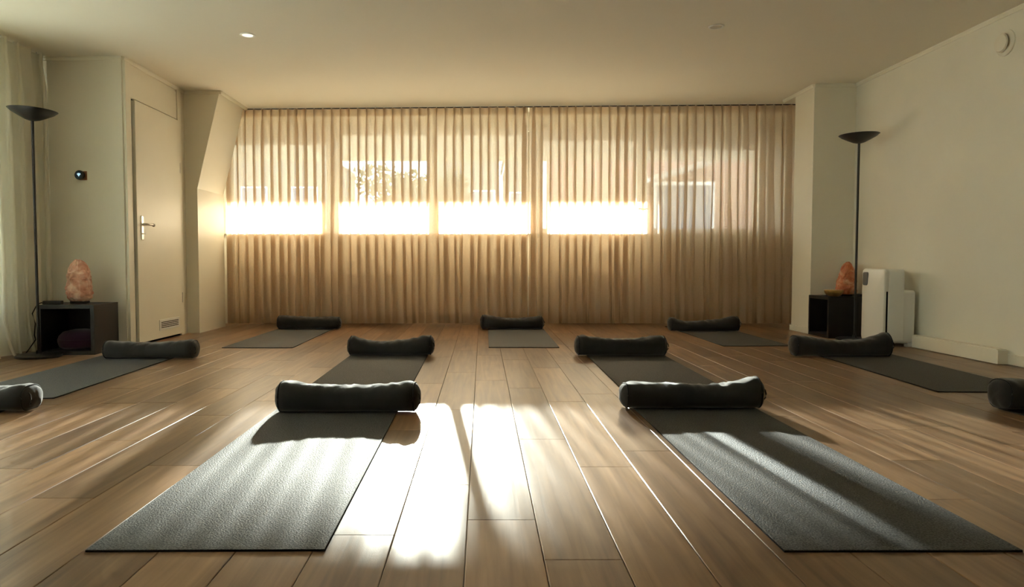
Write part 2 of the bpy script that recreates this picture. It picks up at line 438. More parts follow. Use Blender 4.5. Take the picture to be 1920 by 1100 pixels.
for (a, b, rl) in ((-2.6, -0.95, 'long white panel radiator behind the curtain nearest the knee wall'), (-0.1, 0.55, 'short white panel radiator behind the widest sheer curtain'), (0.85, 1.95, 'white panel radiator behind the narrow sheer curtain')):
    rd = thing('radiator', rl, 'radiator', ((a + b) / 2, YW - 0.077, 0.10), 0, 'radiators behind the sheer curtains')
    L = (b - a) / 2
    box('radiator_panel', -L, L, -0.03, 0.03, 0, 0.47, 'white_plastic', rd, 0.008)
    box('radiator_grille', -L + 0.01, L - 0.01, -0.035, 0.035, 0.47, 0.485, 'white_plastic', rd, 0.002)
    for x in (-L + 0.12, L - 0.12): box('bracket', x - 0.015, x + 0.015, 0.03, 0.075, 0.1, 0.4, 'white_plastic', rd)

# cornice strips
def strip(name, x0, y0, x1, y1, zo=0.0, hgt=0.032, th=0.018, side=1):
    d = Vector((x1 - x0, y1 - y0, 0)); L = d.length; d.normalize(); nn = Vector((-d.y, d.x, 0)) * side
    V = []
    for (px, py) in ((x0, y0), (x1, y1)):
        zc = ceil_z(px) + zo
        for (o, dz) in ((0, 0), (th, 0), (th, -hgt * 0.45), (th * 0.45, -hgt), (0, -hgt)):
            V.append((px + nn.x * o, py + nn.y * o, zc + dz))
    Fc = [(i, (i + 1) % 5, 5 + (i + 1) % 5, 5 + i) for i in range(5)] + [(4,3,2,1,0), (5,6,7,8,9)]
    bm = bmesh.new(); vs = [bm.verts.new(v) for v in V]
    for f in Fc: bm.faces.new([vs[i] for i in f])
    return struct(from_bm(name, bm, 'paint'))
strip('trim_3', XR, YR, XR, YP, side=1)
strip('trim_4', XP, YP, XR, YP, side=-1)
strip('trim_5', XP, YP, XP, 7.9, side=1)
strip('trim_6', XD, YA, XD, YK, side=-1)
strip('trim_7', XD, YK, -2.66, YK, side=-1)
strip('trim_8', -2.675, YK, -2.675, 8.06, side=-1)
strip('trim_9', XL, YA, XD, YA, side=-1)

# baseboards and the pipe casing on the right wall
struct(box('baseboard_right', XR - 0.016, XR, YR, 7.1, 0.004, 0.075, 'paint', None, 0.003), 'low painted baseboard along the plastered wall')
struct(box('baseboard_pier', XP - 0.02, XP, YP - 0.02, 7.62, 0.0, 0.06, 'paint', None, 0.004))
ye = XR * F / (1876 - PX) 
cas = thing('pipe_casing', 'cream painted pipe casing running along the foot of the plastered wall', 'pipe casing', (XR - 0.017, 0, 0))
box('casing_board', -0.075, 0.0, 5.01, 6.02, 0.004, 0.105, 'paint', cas, 0.004)
box('casing_lid', -0.070, 0.0, 5.03, 6.02, 0.105, 0.112, 'paint', cas, 0.002)

# ---- door on the closet wall
door = bpy.data.objects.new('door_1', None); COL.objects.link(door); struct(door, 'cream flush door with lever handle and vent grille'); door.location = (XD, 6.165, 0)
DH, DW = 2.135, 0.895
bm = bmesh.new(); bm_box(bm, 0.006, 0.040, 0, DW, 0.022, DH, 0.004)
box_leaf = from_bm('door_leaf', bm, 'paint', door)
box('door_casing', 0, 0.020, -0.113, -0.022, 0, ceil_z(XD) - 0.03, 'paint', door, 0.003)
box('door_casing', 0, 0.022, DW + 0.012, DW + 0.09, 0, ceil_z(XD) - 0.03, 'paint', door, 0.003)
box('door_gap_shadow', 0.0, 0.006, -0.022, DW + 0.012, 0.0, DH + 0.012, 'gap_shade', door)  # dark sheet painted as the shadow gap around the overlapping leaf
box('header_panel', 0, 0.012, -0.02, DW + 0.01, DH + 0.02, ceil_z(XD) - 0.05, 'paint', door, 0.003)
for z in (0.33, 1.62):
    lathe('hinge', [(0.008, 0), (0.008, 0.10)], 'steel', door, 12, Matrix.Translation((0.034, DW + 0.009, z)))
hp = box('handle_plate', 0.040, 0.048, 0.065, 0.105, 0.93, 1.145, 'steel', door, 0.006)
lathe('lever_neck', [(0.010, 0), (0.010, 0.045)], 'steel', hp, 14, Matrix.Translation((0.046, 0.085, 1.068)) @ Matrix.Rotation(math.pi/2, 4, 'Y'))
tube('lever', [(0.088, 0.078, 1.068), (0.090, 0.12, 1.068), (0.090, 0.165, 1.068), (0.088, 0.20, 1.066)], 0.0095, 'steel', hp, 12)
lathe('lever_knob', [(0.0, -0.012), (0.012, -0.009), (0.016, 0), (0.012, 0.009), (0.0, 0.012)], 'steel', hp, 14, Matrix.Translation((0.088, 0.205, 1.066)) @ Matrix.Rotation(math.pi/2, 4, 'X'))
tube('key_turn', [(0.050, 0.07, 0.985), (0.058, 0.07, 0.985), (0.058, 0.11, 0.985)], 0.004, 'steel', hp, 8)
gr = thing('vent_grille', '', '')
del gr['label'], gr['category']
gr.parent = door; gr.location = (0.040, 0.38, 0.095)
box('grille_plate', 0, 0.006, 0, 0.43, 0, 0.10, 'white_plastic', gr, 0.002)
for k in range(4):
    box('grille_slot', 0.005, 0.0068, 0.03, 0.40, 0.022 + k * 0.016, 0.029 + k * 0.016, 'gap_shade', gr)

# ================================================================== CURTAINS
def curtain(name, W, ztop, zbot, pitch, m, seed, depth=0.05, label='', group=None, puddle=0.0, rows=24, slope=0.0, headband=True, wmax=0.5):
    """Pinch-pleated cloth: at each pleat it doubles back on itself, so folds are layers with crisp edges."""
    rng = random.Random(seed)
    n = max(2, round(W / pitch)); p = W / n
    pl = []
    for i in range(n):
        pl.append(dict(c=rng.uniform(-.06, .06), cl=rng.uniform(-.22, .22), w=rng.uniform(.20, .27), wl=rng.uniform(.16, wmax), d=rng.uniform(.8, 1.25), f=rng.choice((1, 1, -1)), ph=rng.uniform(0, 6.28)))
    for e_ in (0, n - 1): pl[e_]['w'] = 0.42; pl[e_]['wl'] = 0.55; pl[e_]['cl'] = 0
    SUB = 3
    def row(t):
        body = min(1.0, max(0.0, (t - 0.04) / 0.10)); low = min(1.0, max(0.0, (t - 0.30) / 0.45)); low = low * low * (3 - 2 * low)
        ctrl = []
        for i, q in enumerate(pl):
            c = 0.5 + q['c'] * body + q['cl'] * low + 0.015 * math.sin(7 * t + q['ph'])
            pin = 1 - 0.5 * math.exp(-((t - 0.035) / 0.02) ** 2)                  # pinched where the pleat is stitched
            w = (q['w'] + (q['wl'] - q['w']) * low) * (0.8 + 0.2 * body) * pin; d = depth * q['d'] * (0.7 + 0.3 * body)
            pts = [(0.0, 0.0), (c - .5*w - .06, -.03), (c + .35*w, -.18), (c + .52*w, -.32), (c, -.5), (c - .52*w, -.7), (c - .35*w, -.88), (c + .5*w + .04, -.62)]
            if q['f'] < 0: pts = [(0.0, 0.0)] + [(2*c - x, y) for x, y in reversed(pts[1:])]
            ctrl += [((i + x) * p, y * d) for x, y in pts]
        ctrl.append((W, 0.0))
        out = []; N = len(ctrl)
        for i in range(N - 1):
            a_, b_, c_, d_ = ctrl[max(i-1, 0)], ctrl[i], ctrl[i+1], ctrl[min(i+2, N-1)]
            for j in range(SUB):
                u = j / SUB
                pt = []
                for k in (0, 1):
                    pt.append(0.5 * (2*b_[k] + (c_[k]-a_[k])*u + (2*a_[k]-5*b_[k]+4*c_[k]-d_[k])*u*u + (-a_[k]+3*b_[k]-3*c_[k]+d_[k])*u**3))
                out.append(pt)
        out.append(list(ctrl[-1]))
        for k, q in enumerate(out):
            if puddle and t > 0.88: q[1] -= puddle * ((t - 0.88) / 0.12) ** 2 * (0.6 + 0.4 * math.sin(k * 0.09))
            q[1] += 0.006 * low * math.sin(k * 0.031 + seed)
        return out
    def sheet(nm, ts, dy, m_):
        V, Fc = [], []
        for t in ts:
            for x, y in row(t): V.append((x, y + dy, (ztop + slope * x) * (1 - t) + zbot * t))
        C = len(V) // len(ts)
        for r in range(len(ts) - 1):
            for c in range(C - 1): Fc.append((r*C+c, r*C+c+1, (r+1)*C+c+1, (r+1)*C+c))
        return mk(nm, V, Fc, m_, root, True)
    root = thing(name, label, 'curtain', group=group)
    ts = [0, .012, .024, .035, .046, .06, .08, .11] + [.11 + .89 * (k + 1) / (rows - 8) for k in range(rows - 8)]
    sheet('curtain_cloth', ts, 0, m)
    sheet('hem', [.955, .975, .9985], 0.003, m)
    if headband: sheet('heading', [.001, .012, .024, .034], 0.003, m)
    for i in range(n):
        x = (i + 0.5) * p
        lathe('glider_hook', [(0.0, -0.005), (0.004, -0.003), (0.0045, 0), (0.003, 0.005), (0.0015, 0.009)], 'white_plastic', root, 8, Matrix.Translation((x, -0.012, ztop + slope * x + 0.002)))
    return root
# back sheers: four widths on one rail
def cx_(px): return (px - PX) * YC / F
sheers = [(-2.935, cx_(568.5), 'beige sheer curtain beside the cream knee wall', 3),
          (cx_(568.5), cx_(989.3), 'wide beige sheer curtain over the brightest panes behind the back-row centre gap', 5),
          (cx_(991.6), cx_(1163), 'narrow beige sheer curtain hanging right of the dark vertical fold', 8),
          (cx_(1163), 3.66, 'shaded beige sheer curtain running behind the cream pier', 12)]
for k, (a, b, lab, sd) in enumerate(sheers):
    c = curtain('sheer_curtain', b - a, ceil_z(a) - 0.014, 0.03, 0.098, 'sheer', sd, label=lab, group='sheer curtains on the window wall', slope=0.0085)
    c.location = (a, YC, 0)
rail = box('curtain_rail', -2.94, 3.70, YC + 0.004, YC + 0.024, 0, 0.010, 'black_metal')
tag(rail, 'thin dark curtain rail fixed to the ceiling above the sheer curtains', 'curtain rail')
rail.location = (0, 0, ceil_z(0.4) - 0.0195); rail.rotation_euler = (0, -math.atan(0.0085), 0)
rail.location.z = ceil_z(0) - 0.0105
# cream drape on the left wall
dr = curtain('cream_drape', 6.6, ceil_z(-3.6) - 0.012, 0.02, 0.145, 'drape', 31, depth=0.10, wmax=0.35, label='heavy cream drape hanging full height along the side wall behind the uplighter', puddle=0.07, headband=False)
dr.location = (-3.70, -0.62, 0); dr.rotation_euler = (0, 0, math.pi / 2)

# ================================================================== MATS AND BOLSTERS
MT = 0.006
def yoga_mat(label, mid, ang, length=1.84, width=0.605):
    root = thing('yoga_mat', label, 'yoga mat', (mid[0], mid[1], 0.0005), ang, 'yoga mats laid out on the floor')
    bm = bmesh.new(); bm_box(bm, -width/2, width/2, 0, length, 0, MT - 0.001)
    from_bm('mat_edge', bm, 'mat_edge', root)
    nx, ny = 6, 18
    V = [(-width/2 + 0.001 + (width - 0.002) * i / nx, 0.001 + (length - 0.002) * j / ny, MT - 0.001) for j in range(ny + 1) for i in range(nx + 1)]
    top = []
    bm = bmesh.new(); bm_box(bm, -width/2 + 0.0005, width/2 - 0.0005, 0.0005, length - 0.0005, MT - 0.0012, MT, 0.0005, 1)
    from_bm('mat_surface', bm, 'mat_rubber', root)
    return root

def bolster(label, px0, px1, yb, tl, tm, tr, seed, L=None, ang=0.0, dip=0.5, mid=None, rad=None, ends=(1, 1)):
    A, B = G(px0, yb, MT), G(px1, yb, MT)
    s = F / A.y
    length = L or (B.x - A.x)
    cxm, yf = (A.x + B.x) / 2, A.y
    def hgt(ypx, y): return max(0.1, G(0, 0).z * 0 + (H - (ypx - HOR) * y / F) - MT)
    yc = yf + 0.085
    h0, hm, h1 = (hgt(v, yc) for v in (tl, tm, tr))
    root = thing('bolster', label, 'bolster', (cxm, yc, MT + 0.001), ang, 'charcoal bolsters')
    rng = random.Random(seed); sv = Vector((rng.uniform(0, 50), rng.uniform(0, 50), rng.uniform(0, 50)))
    NL, NA = 56, 40
    def height(u):
        if u < dip: t = u / dip; a, b = h0, hm
        else: t = (1 - u) / (1 - dip); a, b = h1, hm
        t = min(1, max(0, t)); t = t ** 0.62; t = t * t * (3 - 2 * t)
        return a + (b - a) * t
    def ring(u):
        x = (u - 0.5) * length
        e = min(u, 1 - u) * length                       # distance from the end
        rnd = 1.0 if e > 0.035 else 0.86 + 0.14 * math.sin(math.pi / 2 * e / 0.035)
        Hh = height(u); R = 0.094 - 0.006 * math.sin(math.pi * u)
        out = []
        for k in range(NA):
            a = 2 * math.pi * k / NA
            c, s_ = math.cos(a), math.sin(a)
            ex = 0.82
            cy_ = math.copysign(abs(c) ** ex, c); sz = math.copysign(abs(s_) ** (0.62 if s_ < 0 else 0.9), s_)
            y = R * cy_ * rnd; z = Hh / 2 + Hh / 2 * sz * (rnd if s_ > 0 else 1.0)
            P = Vector((x * 7, y * 10, z * 10)) + sv
            topw = max(0, s_)
            # creases run across the sagging top, softer folds run along the flanks
            w = 0.0075 * topw * (noise.noise(Vector((x * 26 + y * 9, y * 7, seed * 1.3))) ) + 0.006 * noise.noise(P) * (0.35 + 0.65 * topw)
            if s_ > 0.15: w += -0.013 * topw ** 0.7 * max(0, noise.noise(Vector((x * 34 - y * 26, y * 14, seed + 9.0)))) * min(1, max(0, (e - 0.03) / 0.08)) * (1.25 - abs(u - dip) * 1.4)
            d = Vector((0, cy_, sz)); 
            if d.length: d.normalize()
            y += d.y * w; z += d.z * w
            z = max(z, 0.0)
            out.append((x, y, z))
        return out
    V, Fc = [], []
    us = [0, .008, .018, .03, .045] + [.045 + .91 * (i + 1) / (NL - 9) for i in range(NL - 10)] + [.955, .97, .982, .992, 1]
    for u in us: V += ring(u)
    for i in range(len(us) - 1):
        for k in range(NA):
            Fc.append((i*NA+k, i*NA+(k+1)%NA, (i+1)*NA+(k+1)%NA, (i+1)*NA+k))
    mk('bolster_cover', V, Fc, 'cloth', root, True)
    for sgn, u in ((-1, 0), (1, 1)):
        r0 = [Vector(q) for q in ring(u)]; c = sum(r0, Vector()) / NA
        V, Fc = list(r0), []
        for f, bul in ((0.90, 0.012), (0.72, 0.021), (0.42, 0.028), (0.15, 0.030)):
            for k, q in enumerate(r0):
                v = c + (q - c) * f; v.x += sgn * (bul + 0.005 * noise.noise(v * 30 + sv)); V.append(v)
        for j in range(4):
            for k in range(NA): Fc.append((j*NA+k, j*NA+(k+1)%NA, (j+1)*NA+(k+1)%NA, (j+1)*NA+k))
        Fc.append(tuple(4*NA+k for k in range(NA)))
        ep = mk('end_panel', V, Fc, 'cloth', root, True)
        tube('piping', [q + Vector((sgn * 0.002, 0, max(0, 0.0046 - q.z))) for q in r0], 0.0042, 'cloth_seam', root, 6, True)
        if sgn > 0:
            tube('carry_loop', [c + Vector((sgn * x_, -0.045 + dy_, z_)) for x_, dy_, z_ in ((0.018, 0, 0.030), (0.028, -0.004, 0.018), (0.032, -0.006, 0.0), (0.030, -0.004, -0.018), (0.020, 0, -0.030))], 0.004, 'cloth_seam', root, 6)
    return root

def mat_from(label, nl, nr, fl, fr, **kw):
    a, b, c, d = G(*nl), G(*nr), G(*fl), G(*fr)
    mid = (a + b) / 2
    dv = ((c - a).normalized() + (d - b).normalized()) if c is not None else Vector((0, 1, 0))
    ang = math.atan2(dv.y, dv.x) - math.pi / 2
    return yoga_mat(label, mid, ang, **kw)
mat_from('charcoal yoga mat glaring in the sunlight beside the bright floor patch', (163, 1036), (605, 1033), (500, 785), (735, 785))
mat_from('charcoal yoga mat crossed by thin slanting sun streaks', (1470, 1036), (1918, 1035), (1185, 770), (1430, 770))
# second row: the near ends lie behind the first-row bolsters
a4 = G(1173.4, 738); b4 = a4 + Vector((0.605, 0, 0))
r4 = (G(1101.7, 668) - a4)
yoga_mat('charcoal yoga mat whose near end lies behind the streaked mat\'s bolster', (a4 + b4) / 2, math.atan2(r4.y, r4.x) - math.pi / 2, 1.80)
rl, rr = G(653, 670), G(802, 666)
d3 = (G(802, 666) - G(769, 728)).normalized()
m3 = (rl + rr) / 2; e3 = m3 + d3 * 0.17; n3 = e3 - d3 * 1.84
yoga_mat('charcoal yoga mat whose near end lies behind the glaring mat\'s bolster', n3, math.atan2(d3.y, d3.x) - math.pi / 2, 1.84)
mat_from('grey yoga mat running up to the sheer curtain beside the knee wall', (416, 653), (548, 652), (521, 617), (625, 617))
mat_from('grey-green yoga mat running up to the curtain in the middle of the back row', (916, 652), (1049, 652), (917, 618), (1018, 618))
mat_from('dark yoga mat running up to the shaded curtain beside the pier', (1355, 649), (1487, 649), (1254, 615), (1385, 622), length=1.88)
aL = G(98, 748); mat_l = aL - Vector((0.30, 0, 0)); dL = (G(335, 668) - aL)
yoga_mat('dark yoga mat lying in front of the black cube and the cream drape', mat_l, math.atan2(dL.y, dL.x) - math.pi / 2, 1.86)
aR = G(1762, 736); mat_r = aR + Vector((0.30, 0, 0)); dR = (G(1538, 668) - aR)
yoga_mat('dark yoga mat lying in front of the white air purifier', mat_r, math.atan2(dR.y, dR.x) - math.pi / 2, 1.86)
yoga_mat('dark yoga mat cut off beside the cream drape, its end under a crumpled bolster', (-2.66, 1.76), 0.0, 1.84)
cR = G(1872, 766); yoga_mat('dark yoga mat of which one corner shows before the plastered wall', (cR.x + 0.302, cR.y - 1.84), 0.0, 1.84)

bolster('charcoal bolster at the head of the glaring sunlit mat', 521, 774, 776, 712, 724, 716, 1, dip=0.5)
bolster('charcoal bolster at the head of the sun-streaked mat', 1179, 1429, 769, 716, 722, 705, 2, dip=0.62)
bolster('charcoal bolster on the mat beyond the glaring mat\'s bolster', 655, 806, 667, 629, 640, 627, 3, dip=0.38)
bolster('charcoal bolster on the mat beyond the streaked mat\'s bolster', 1087, 1248, 668, 627, 635, 628, 4, dip=0.45)
bolster('grey bolster against the curtain beside the knee wall', 521, 632, 617.5, 590, 594, 593, 5, dip=0.6)
bolster('grey bolster against the curtain in the middle of the back row', 905, 1016, 617.5, 589, 596, 592, 6, dip=0.55)
bolster('grey bolster against the shaded curtain beside the pier', 1261, 1386, 621, 594, 602, 592, 7, dip=0.25)
bolster('charcoal bolster lying in front of the cream door', 193, 356, 673, 637, 642, 636, 8, dip=0.45)
bolster('charcoal bolster lying in front of the air purifier', 1498, 1673, 669, 627, 638, 622, 9, dip=0.6)
bolster('crumpled charcoal bolster with sunlit end beside the cream drape', -205, 38, 774, 722, 728, 720, 10, dip=0.5)
bolster('charcoal bolster with rounded end before the plastered wall', 1899, 2150, 773, 708, 716, 712, 11, dip=0.5)

# ================================================================== FURNITURE
def cube_shelf(label, loc, rz, w, d, h, back=0.6):
    root = thing('cube_shelf', label, 'shelf', loc, rz)
    t = 0.03                                     # local: front at y=0, depth +y, x from 0 to w
    box('side_panel', 0, t, 0, d, 0, h, 'black_shelf', root, 0.0015)
    box('side_panel', w - t, w, 0, d, 0, h, 'black_shelf', root, 0.0015)
    box('top_panel', t, w - t, 0, d, h - t, h, 'black_shelf', root, 0.0015)
    box('bottom_panel', t, w - t, 0, d, 0, t, 'black_shelf', root, 0.0015)
    if back: box('back_panel', t, t + (w - 2 * t) * back, d - 0.012, d - 0.004, t, h - t, 'black_shelf', root)
    return root
fr = G(178, 665); RZ = math.radians(4)
CW = 0.435
cl = Vector((fr.x, fr.y, 0)) - Matrix.Rotation(RZ, 3, 'Z') @ Vector((CW, 0, 0))
cube_shelf('black open cube shelf under the pale salt lamp beside the cream drape', cl, RZ, CW, 0.43, 0.396)
XC, YC0 = 3.335, 6.76
rc = cube_shelf('black open cube shelf under the orange salt lamp before the pier', (XC, YC0 + 0.42, 0), -math.pi / 2, 0.42, 0.425, 0.40, 1.0)
# purple cushion in the left cube
def on_left(x, y): v = Matrix.Rotation(RZ, 3, 'Z') @ Vector((x, y, 0)); return cl.x + v.x, cl.y + v.y
qx, qy = on_left(0.235, 0.20)
cu = thing('floor_cushion', 'dark purple round cushion tucked inside the black cube shelf', 'cushion', (qx, qy, 0.031), RZ)
prof = [(0.0, 0), (0.12, 0.002), (0.155, 0.02), (0.168, 0.06), (0.160, 0.105), (0.125, 0.14), (0.06, 0.155), (0, 0.158)]
lathe('cushion_cover', prof, 'purple', cu, 32)
tube('cushion_piping', [(0.166 * math.cos(a * math.pi / 16), 0.166 * math.sin(a * math.pi / 16), 0.08) for a in range(32)], 0.004, 'purple', cu, 6, True)

def floor_lamp(label, x, y, h, tilt, dish_r):
    root = thing('floor_lamp', label, 'floor lamp', (x, y, 0), 0)
    lathe('lamp_base', [(0, 0), (0.155, 0), (0.16, 0.005), (0.16, 0.018), (0.150, 0.024), (0.02, 0.028), (0.018, 0.05), (0.011, 0.055)], 'black_metal', root, 40)
    lathe('pole', [(0.0105, 0.03), (0.0105, h - 0.05)], 'black_metal', root, 14)
    M = Matrix.Translation((0, 0, h - 0.075)) @ Matrix.Rotation(tilt, 4, 'Y')
    R = dish_r
    prof = [(0.0, 0.0), (0.022, 0.002), (0.05, 0.010), (R * 0.55, 0.032), (R * 0.85, 0.060), (R, 0.082), (R - 0.004, 0.084), (R * 0.82, 0.064), (R * 0.5, 0.038), (0.03, 0.018), (0, 0.016)]
    lathe('lamp_dish', prof, 'black_metal', root, 40, M)
    lathe('bulb_holder', [(0, 0.016), (0.02, 0.016), (0.02, 0.045), (0, 0.045)], 'steel', root, 16, M)
    return root
pl = G(78, 669)
lamp1 = floor_lamp('black uplighter floor lamp standing before the cream drape', pl.x - 0.02, pl.y, 1.885, math.radians(3), 0.170)
lp = Vector((1607 - PX, 0, 0)).x / F * 6.575
lamp2 = floor_lamp('black uplighter floor lamp standing by the pier and air purifier', 3.49, 6.575, 1.905, math.radians(-1), 0.172)
# lamp cord on the left
cd = tube('lamp_cord', [(pl.x + a_, pl.y + b_, c_) for a_, b_, c_ in ((-.17, .06, .010), (-.165, .11, .05), (-.125, .13, .12), (-.115, .10, .16), (-.105, .10, .25), (-.12, .09, .33), (-.10, .12, .40), (-.085, .15, .412), (-.066, .17, .4045))], 0.0045, 'black_plastic', None, 8)
tag(cd, 'black power cord looping beside the cube shelf by the drape', 'cord')

# salt lamps
def salt_lamp(label, loc, w, h, d, m, seed, lean, prof):
    root = thing('salt_lamp', label, 'salt lamp', loc, 0)
    lathe('lamp_base', [(0, 0), (w * 0.36, 0), (w * 0.37, 0.004), (w * 0.37, 0.016), (w * 0.35, 0.02), (0, 0.02)], 'black_plastic', root, 28)
    sv = Vector((seed * 3.1, seed * 1.7, seed * 5.3))
    NR, NS = 30, 44
    def prof_at(t):
        for (t0, r0), (t1, r1) in zip(prof, prof[1:]):
            if t <= t1: f = (t - t0) / (t1 - t0); return r0 + (r1 - r0) * f
        return prof[-1][1]
    bm = bmesh.new(); rings = []
    for j in range(NR + 1):
        t = j / NR; rr = []
        for k in range(NS):
            an = 2 * math.pi * k / NS; q = Vector((math.cos(an), math.sin(an), t * 2.6))
            r = prof_at(t) * (1 + 0.17 * noise.noise(q * 1.5 + sv) + 0.20 * abs(noise.noise(q * 3.1 + sv)) - 0.16 * abs(noise.noise(q * 6.5 + sv)) - 0.04)
            z = t * h * (1 + (0.05 * noise.noise(q * 2.2 + sv) if 0 < t else 0)) + 0.018
            rr.append(bm.verts.new((math.cos(an) * r * w / 2 + lean * t * w, math.sin(an) * r * d / 2, z)))
        rings.append(rr)
    for j in range(NR):
        for k in range(NS): bm.faces.new((rings[j][k], rings[j][(k+1) % NS], rings[j+1][(k+1) % NS], rings[j+1][k]))
    bm.faces.new(rings[0][::-1])
    top = bm.verts.new((lean * w, 0, h * 1.015 + 0.018))
    for k in range(NS): bm.faces.new((rings[-1][k], rings[-1][(k+1) % NS], top))
    o = from_bm('salt_rock', bm, m, root, True)
    try: o.data.set_sharp_from_angle(angle=math.radians(22))
    except Exception: pass
    return root
sx, sy = on_left(0.215, 0.24)
salt_lamp('pale pink salt rock lamp on the black cube beside the drape', (sx, sy, 0.3965), 0.195, 0.335, 0.19, 'salt_pale', 3, -0.02, [(0, .70), (.08, .92), (.22, 1.0), (.38, .98), (.5, .90), (.62, .92), (.78, .82), (.88, .66), (.95, .45), (1, .2)])
salt_lamp('deep orange salt rock lamp on the black cube before the pier', (3.61, 6.98, 0.4005), 0.18, 0.315, 0.18, 'salt_deep', 8, 0.06, [(0, .95), (.12, 1.02), (.3, 1.0), (.5, .92), (.68, .78), (.82, .62), (.93, .42), (1, .16)])
bx_, by_ = on_left(0.085, 0.08)
pb = thing('power_block', 'small black power block with cord on the cube by the drape', 'power adapter', (bx_, by_, 0.3965), RZ)
box('block_case', -0.07, 0.07, -0.025, 0.025, 0, 0.03, 'black_plastic', pb, 0.006)
tube('block_cord', [(-0.068, 0, 0.012), (-0.08, 0.01, 0.008), (-0.085, 0.03, 0.006)], 0.004, 'black_plastic', pb)
pb2 = thing('cord_dimmer', 'small black dimmer lying behind the uplighter pole on the cube', 'dimmer', (3.655, 6.83, 0.4005), 0)
box('dimmer_case', -0.05, 0.05, -0.02, 0.02, 0, 0.024, 'black_plastic', pb2, 0.006)
lathe('dimmer_wheel', [(0, 0.022), (0.013, 0.022), (0.013, 0.028), (0, 0.028)], 'grey_plastic', pb2, 16)
# singing bowl
bw = thing('singing_bowl', 'small brass singing bowl on the black cube before the pier', 'bowl', (3.43, 6.86, 0.4005), 0)
bw.scale = (0.92, 0.92, 0.9)
lathe('bowl_body', [(0, 0), (0.045, 0), (0.075, 0.018), (0.092, 0.048), (0.094, 0.066), (0.091, 0.068), (0.087, 0.05), (0.07, 0.022), (0.04, 0.006), (0, 0.006)], 'brass', bw, 40)
lathe('bowl_rim', [(0.0935, 0.064), (0.096, 0.066), (0.0945, 0.070), (0.090, 0.068)], 'brass', bw, 40)

# air purifier, back to the plastered wall
ap = thing('air_purifier', 'white air purifier with dark sensor window backed to the plastered wall', 'air purifier', (3.73, 6.225, 0), -math.pi / 2)
# local: front towards -y (room), x along the wall
def rounded_slab(name, w, y0, y1, z0, z1, r, m, parent, bulge=0.0):
    pts = []
    for (cx, cz, a0) in ((w/2 - r, z1 - r, 0), (-w/2 + r, z1 - r, 90), (-w/2 + r, z0 + r, 180), (w/2 - r, z0 + r, 270)):
        for k in range(7):
            a = math.radians(a0 + 15 * k); pts.append((cx + r * math.cos(a), cz + r * math.sin(a)))
    n = len(pts); V, Fc = [], []
    rings = [(y1, 1.0), (y0 + 0.012, 1.0), (y0 + 0.004, 0.985), (y0, 0.955), (y0 - bulge, 0.5), (y0 - bulge * 1.3, 0.1)]
    zc = (z0 + z1) / 2
    for (y, s) in rings:
        for (x, z) in pts: V.append((x * s, y, zc + (z - zc) * s))
    for j in range(len(rings) - 1):
        for k in range(n): Fc.append((j*n+k, j*n+(k+1)%n, (j+1)*n+(k+1)%n, (j+1)*n+k))
    Fc.append(tuple(range(n-1, -1, -1))); Fc.append(tuple((len(rings)-1)*n + k for k in range(n)))
    o = mk(name, V, Fc, m, parent, True)
    bm = bmesh.new(); bm.from_mesh(o.data); bmesh.ops.recalc_face_normals(bm, faces=bm.faces); bm.to_mesh(o.data); bm.free()
    try: o.data.set_sharp_from_angle(angle=math.radians(40))
    except Exception: pass
    return o
rounded_slab('front_cover', 0.355, -0.275, -0.255, 0.03, 0.675, 0.035, 'white_plastic', ap, 0.010)
rounded_slab('main_body', 0.350, -0.235, -0.10, 0.03, 0.672, 0.035, 'white_plastic', ap)
box('intake_gap', -0.168, 0.168, -0.256, -0.234, 0.05, 0.48, 'gap_shade', ap)
box('cover_bridge', -0.174, 0.174, -0.256, -0.234, 0.48, 0.655, 'white_plastic', ap, 0.004)
rounded_slab('rear_housing', 0.330, -0.11, 0.0, 0.03, 0.49, 0.03, 'white_plastic', ap)
rounded_slab('sensor_window', 0.075, -0.288, -0.270, 0.525, 0.645, 0.018, 'grey_plastic', ap).location.x = -0.105
for sx_ in (-0.13, 0.13):
    for sy_ in (-0.24, -0.03): box('foot', sx_ - 0.025, sx_ + 0.025, sy_ - 0.02, sy_ + 0.02, 0, 0.034, 'white_plastic', ap, 0.003)

# thermostat on the alcove wall
tx = (157 - PX) * YA / F; tz = H + (HOR - 330) * YA / F
th = thing('thermostat', 'round black smart thermostat with a glowing signal symbol on the closet wall', 'thermostat', (tx, YA, tz), 0)
RX = Matrix.Rotation(math.pi / 2, 4, 'X')
box('mount_plate', -0.012, 0.052, -0.006, 0, -0.040, 0.036, 'copper', th, 0.003)
lathe('dial_ring', [(0, 0), (0.034, 0), (0.040, 0.008), (0.040, 0.026), (0.038, 0.030), (0.034, 0.031), (0, 0.031)], 'black_metal', th, 36, Matrix.Translation((0, -0.004, 0)) @ RX)
lathe('dial_glass', [(0, 0), (0.032, 0), (0.032, 0.002), (0, 0.002)], 'screen_blue', th, 36, Matrix.Translation((0, -0.034, 0)) @ RX)
V = [(0, 0, -0.013)] + [(0.024 * math.sin(math.radians(a)), 0, -0.013 + 0.029 * math.cos(math.radians(a))) for a in range(-42, 43, 6)]
n = len(V); V2 = [(x, -0.0375, z) for x, y, z in V] + [(x, -0.0365, z) for x, y, z in V]
Fc = [tuple(range(n)), tuple(range(2*n-1, n-1, -1))] + [(i, n + i, n + (i+1) % n, (i+1) % n) for i in range(n)]
mk('signal_symbol', V2, Fc, 'glyph', th)

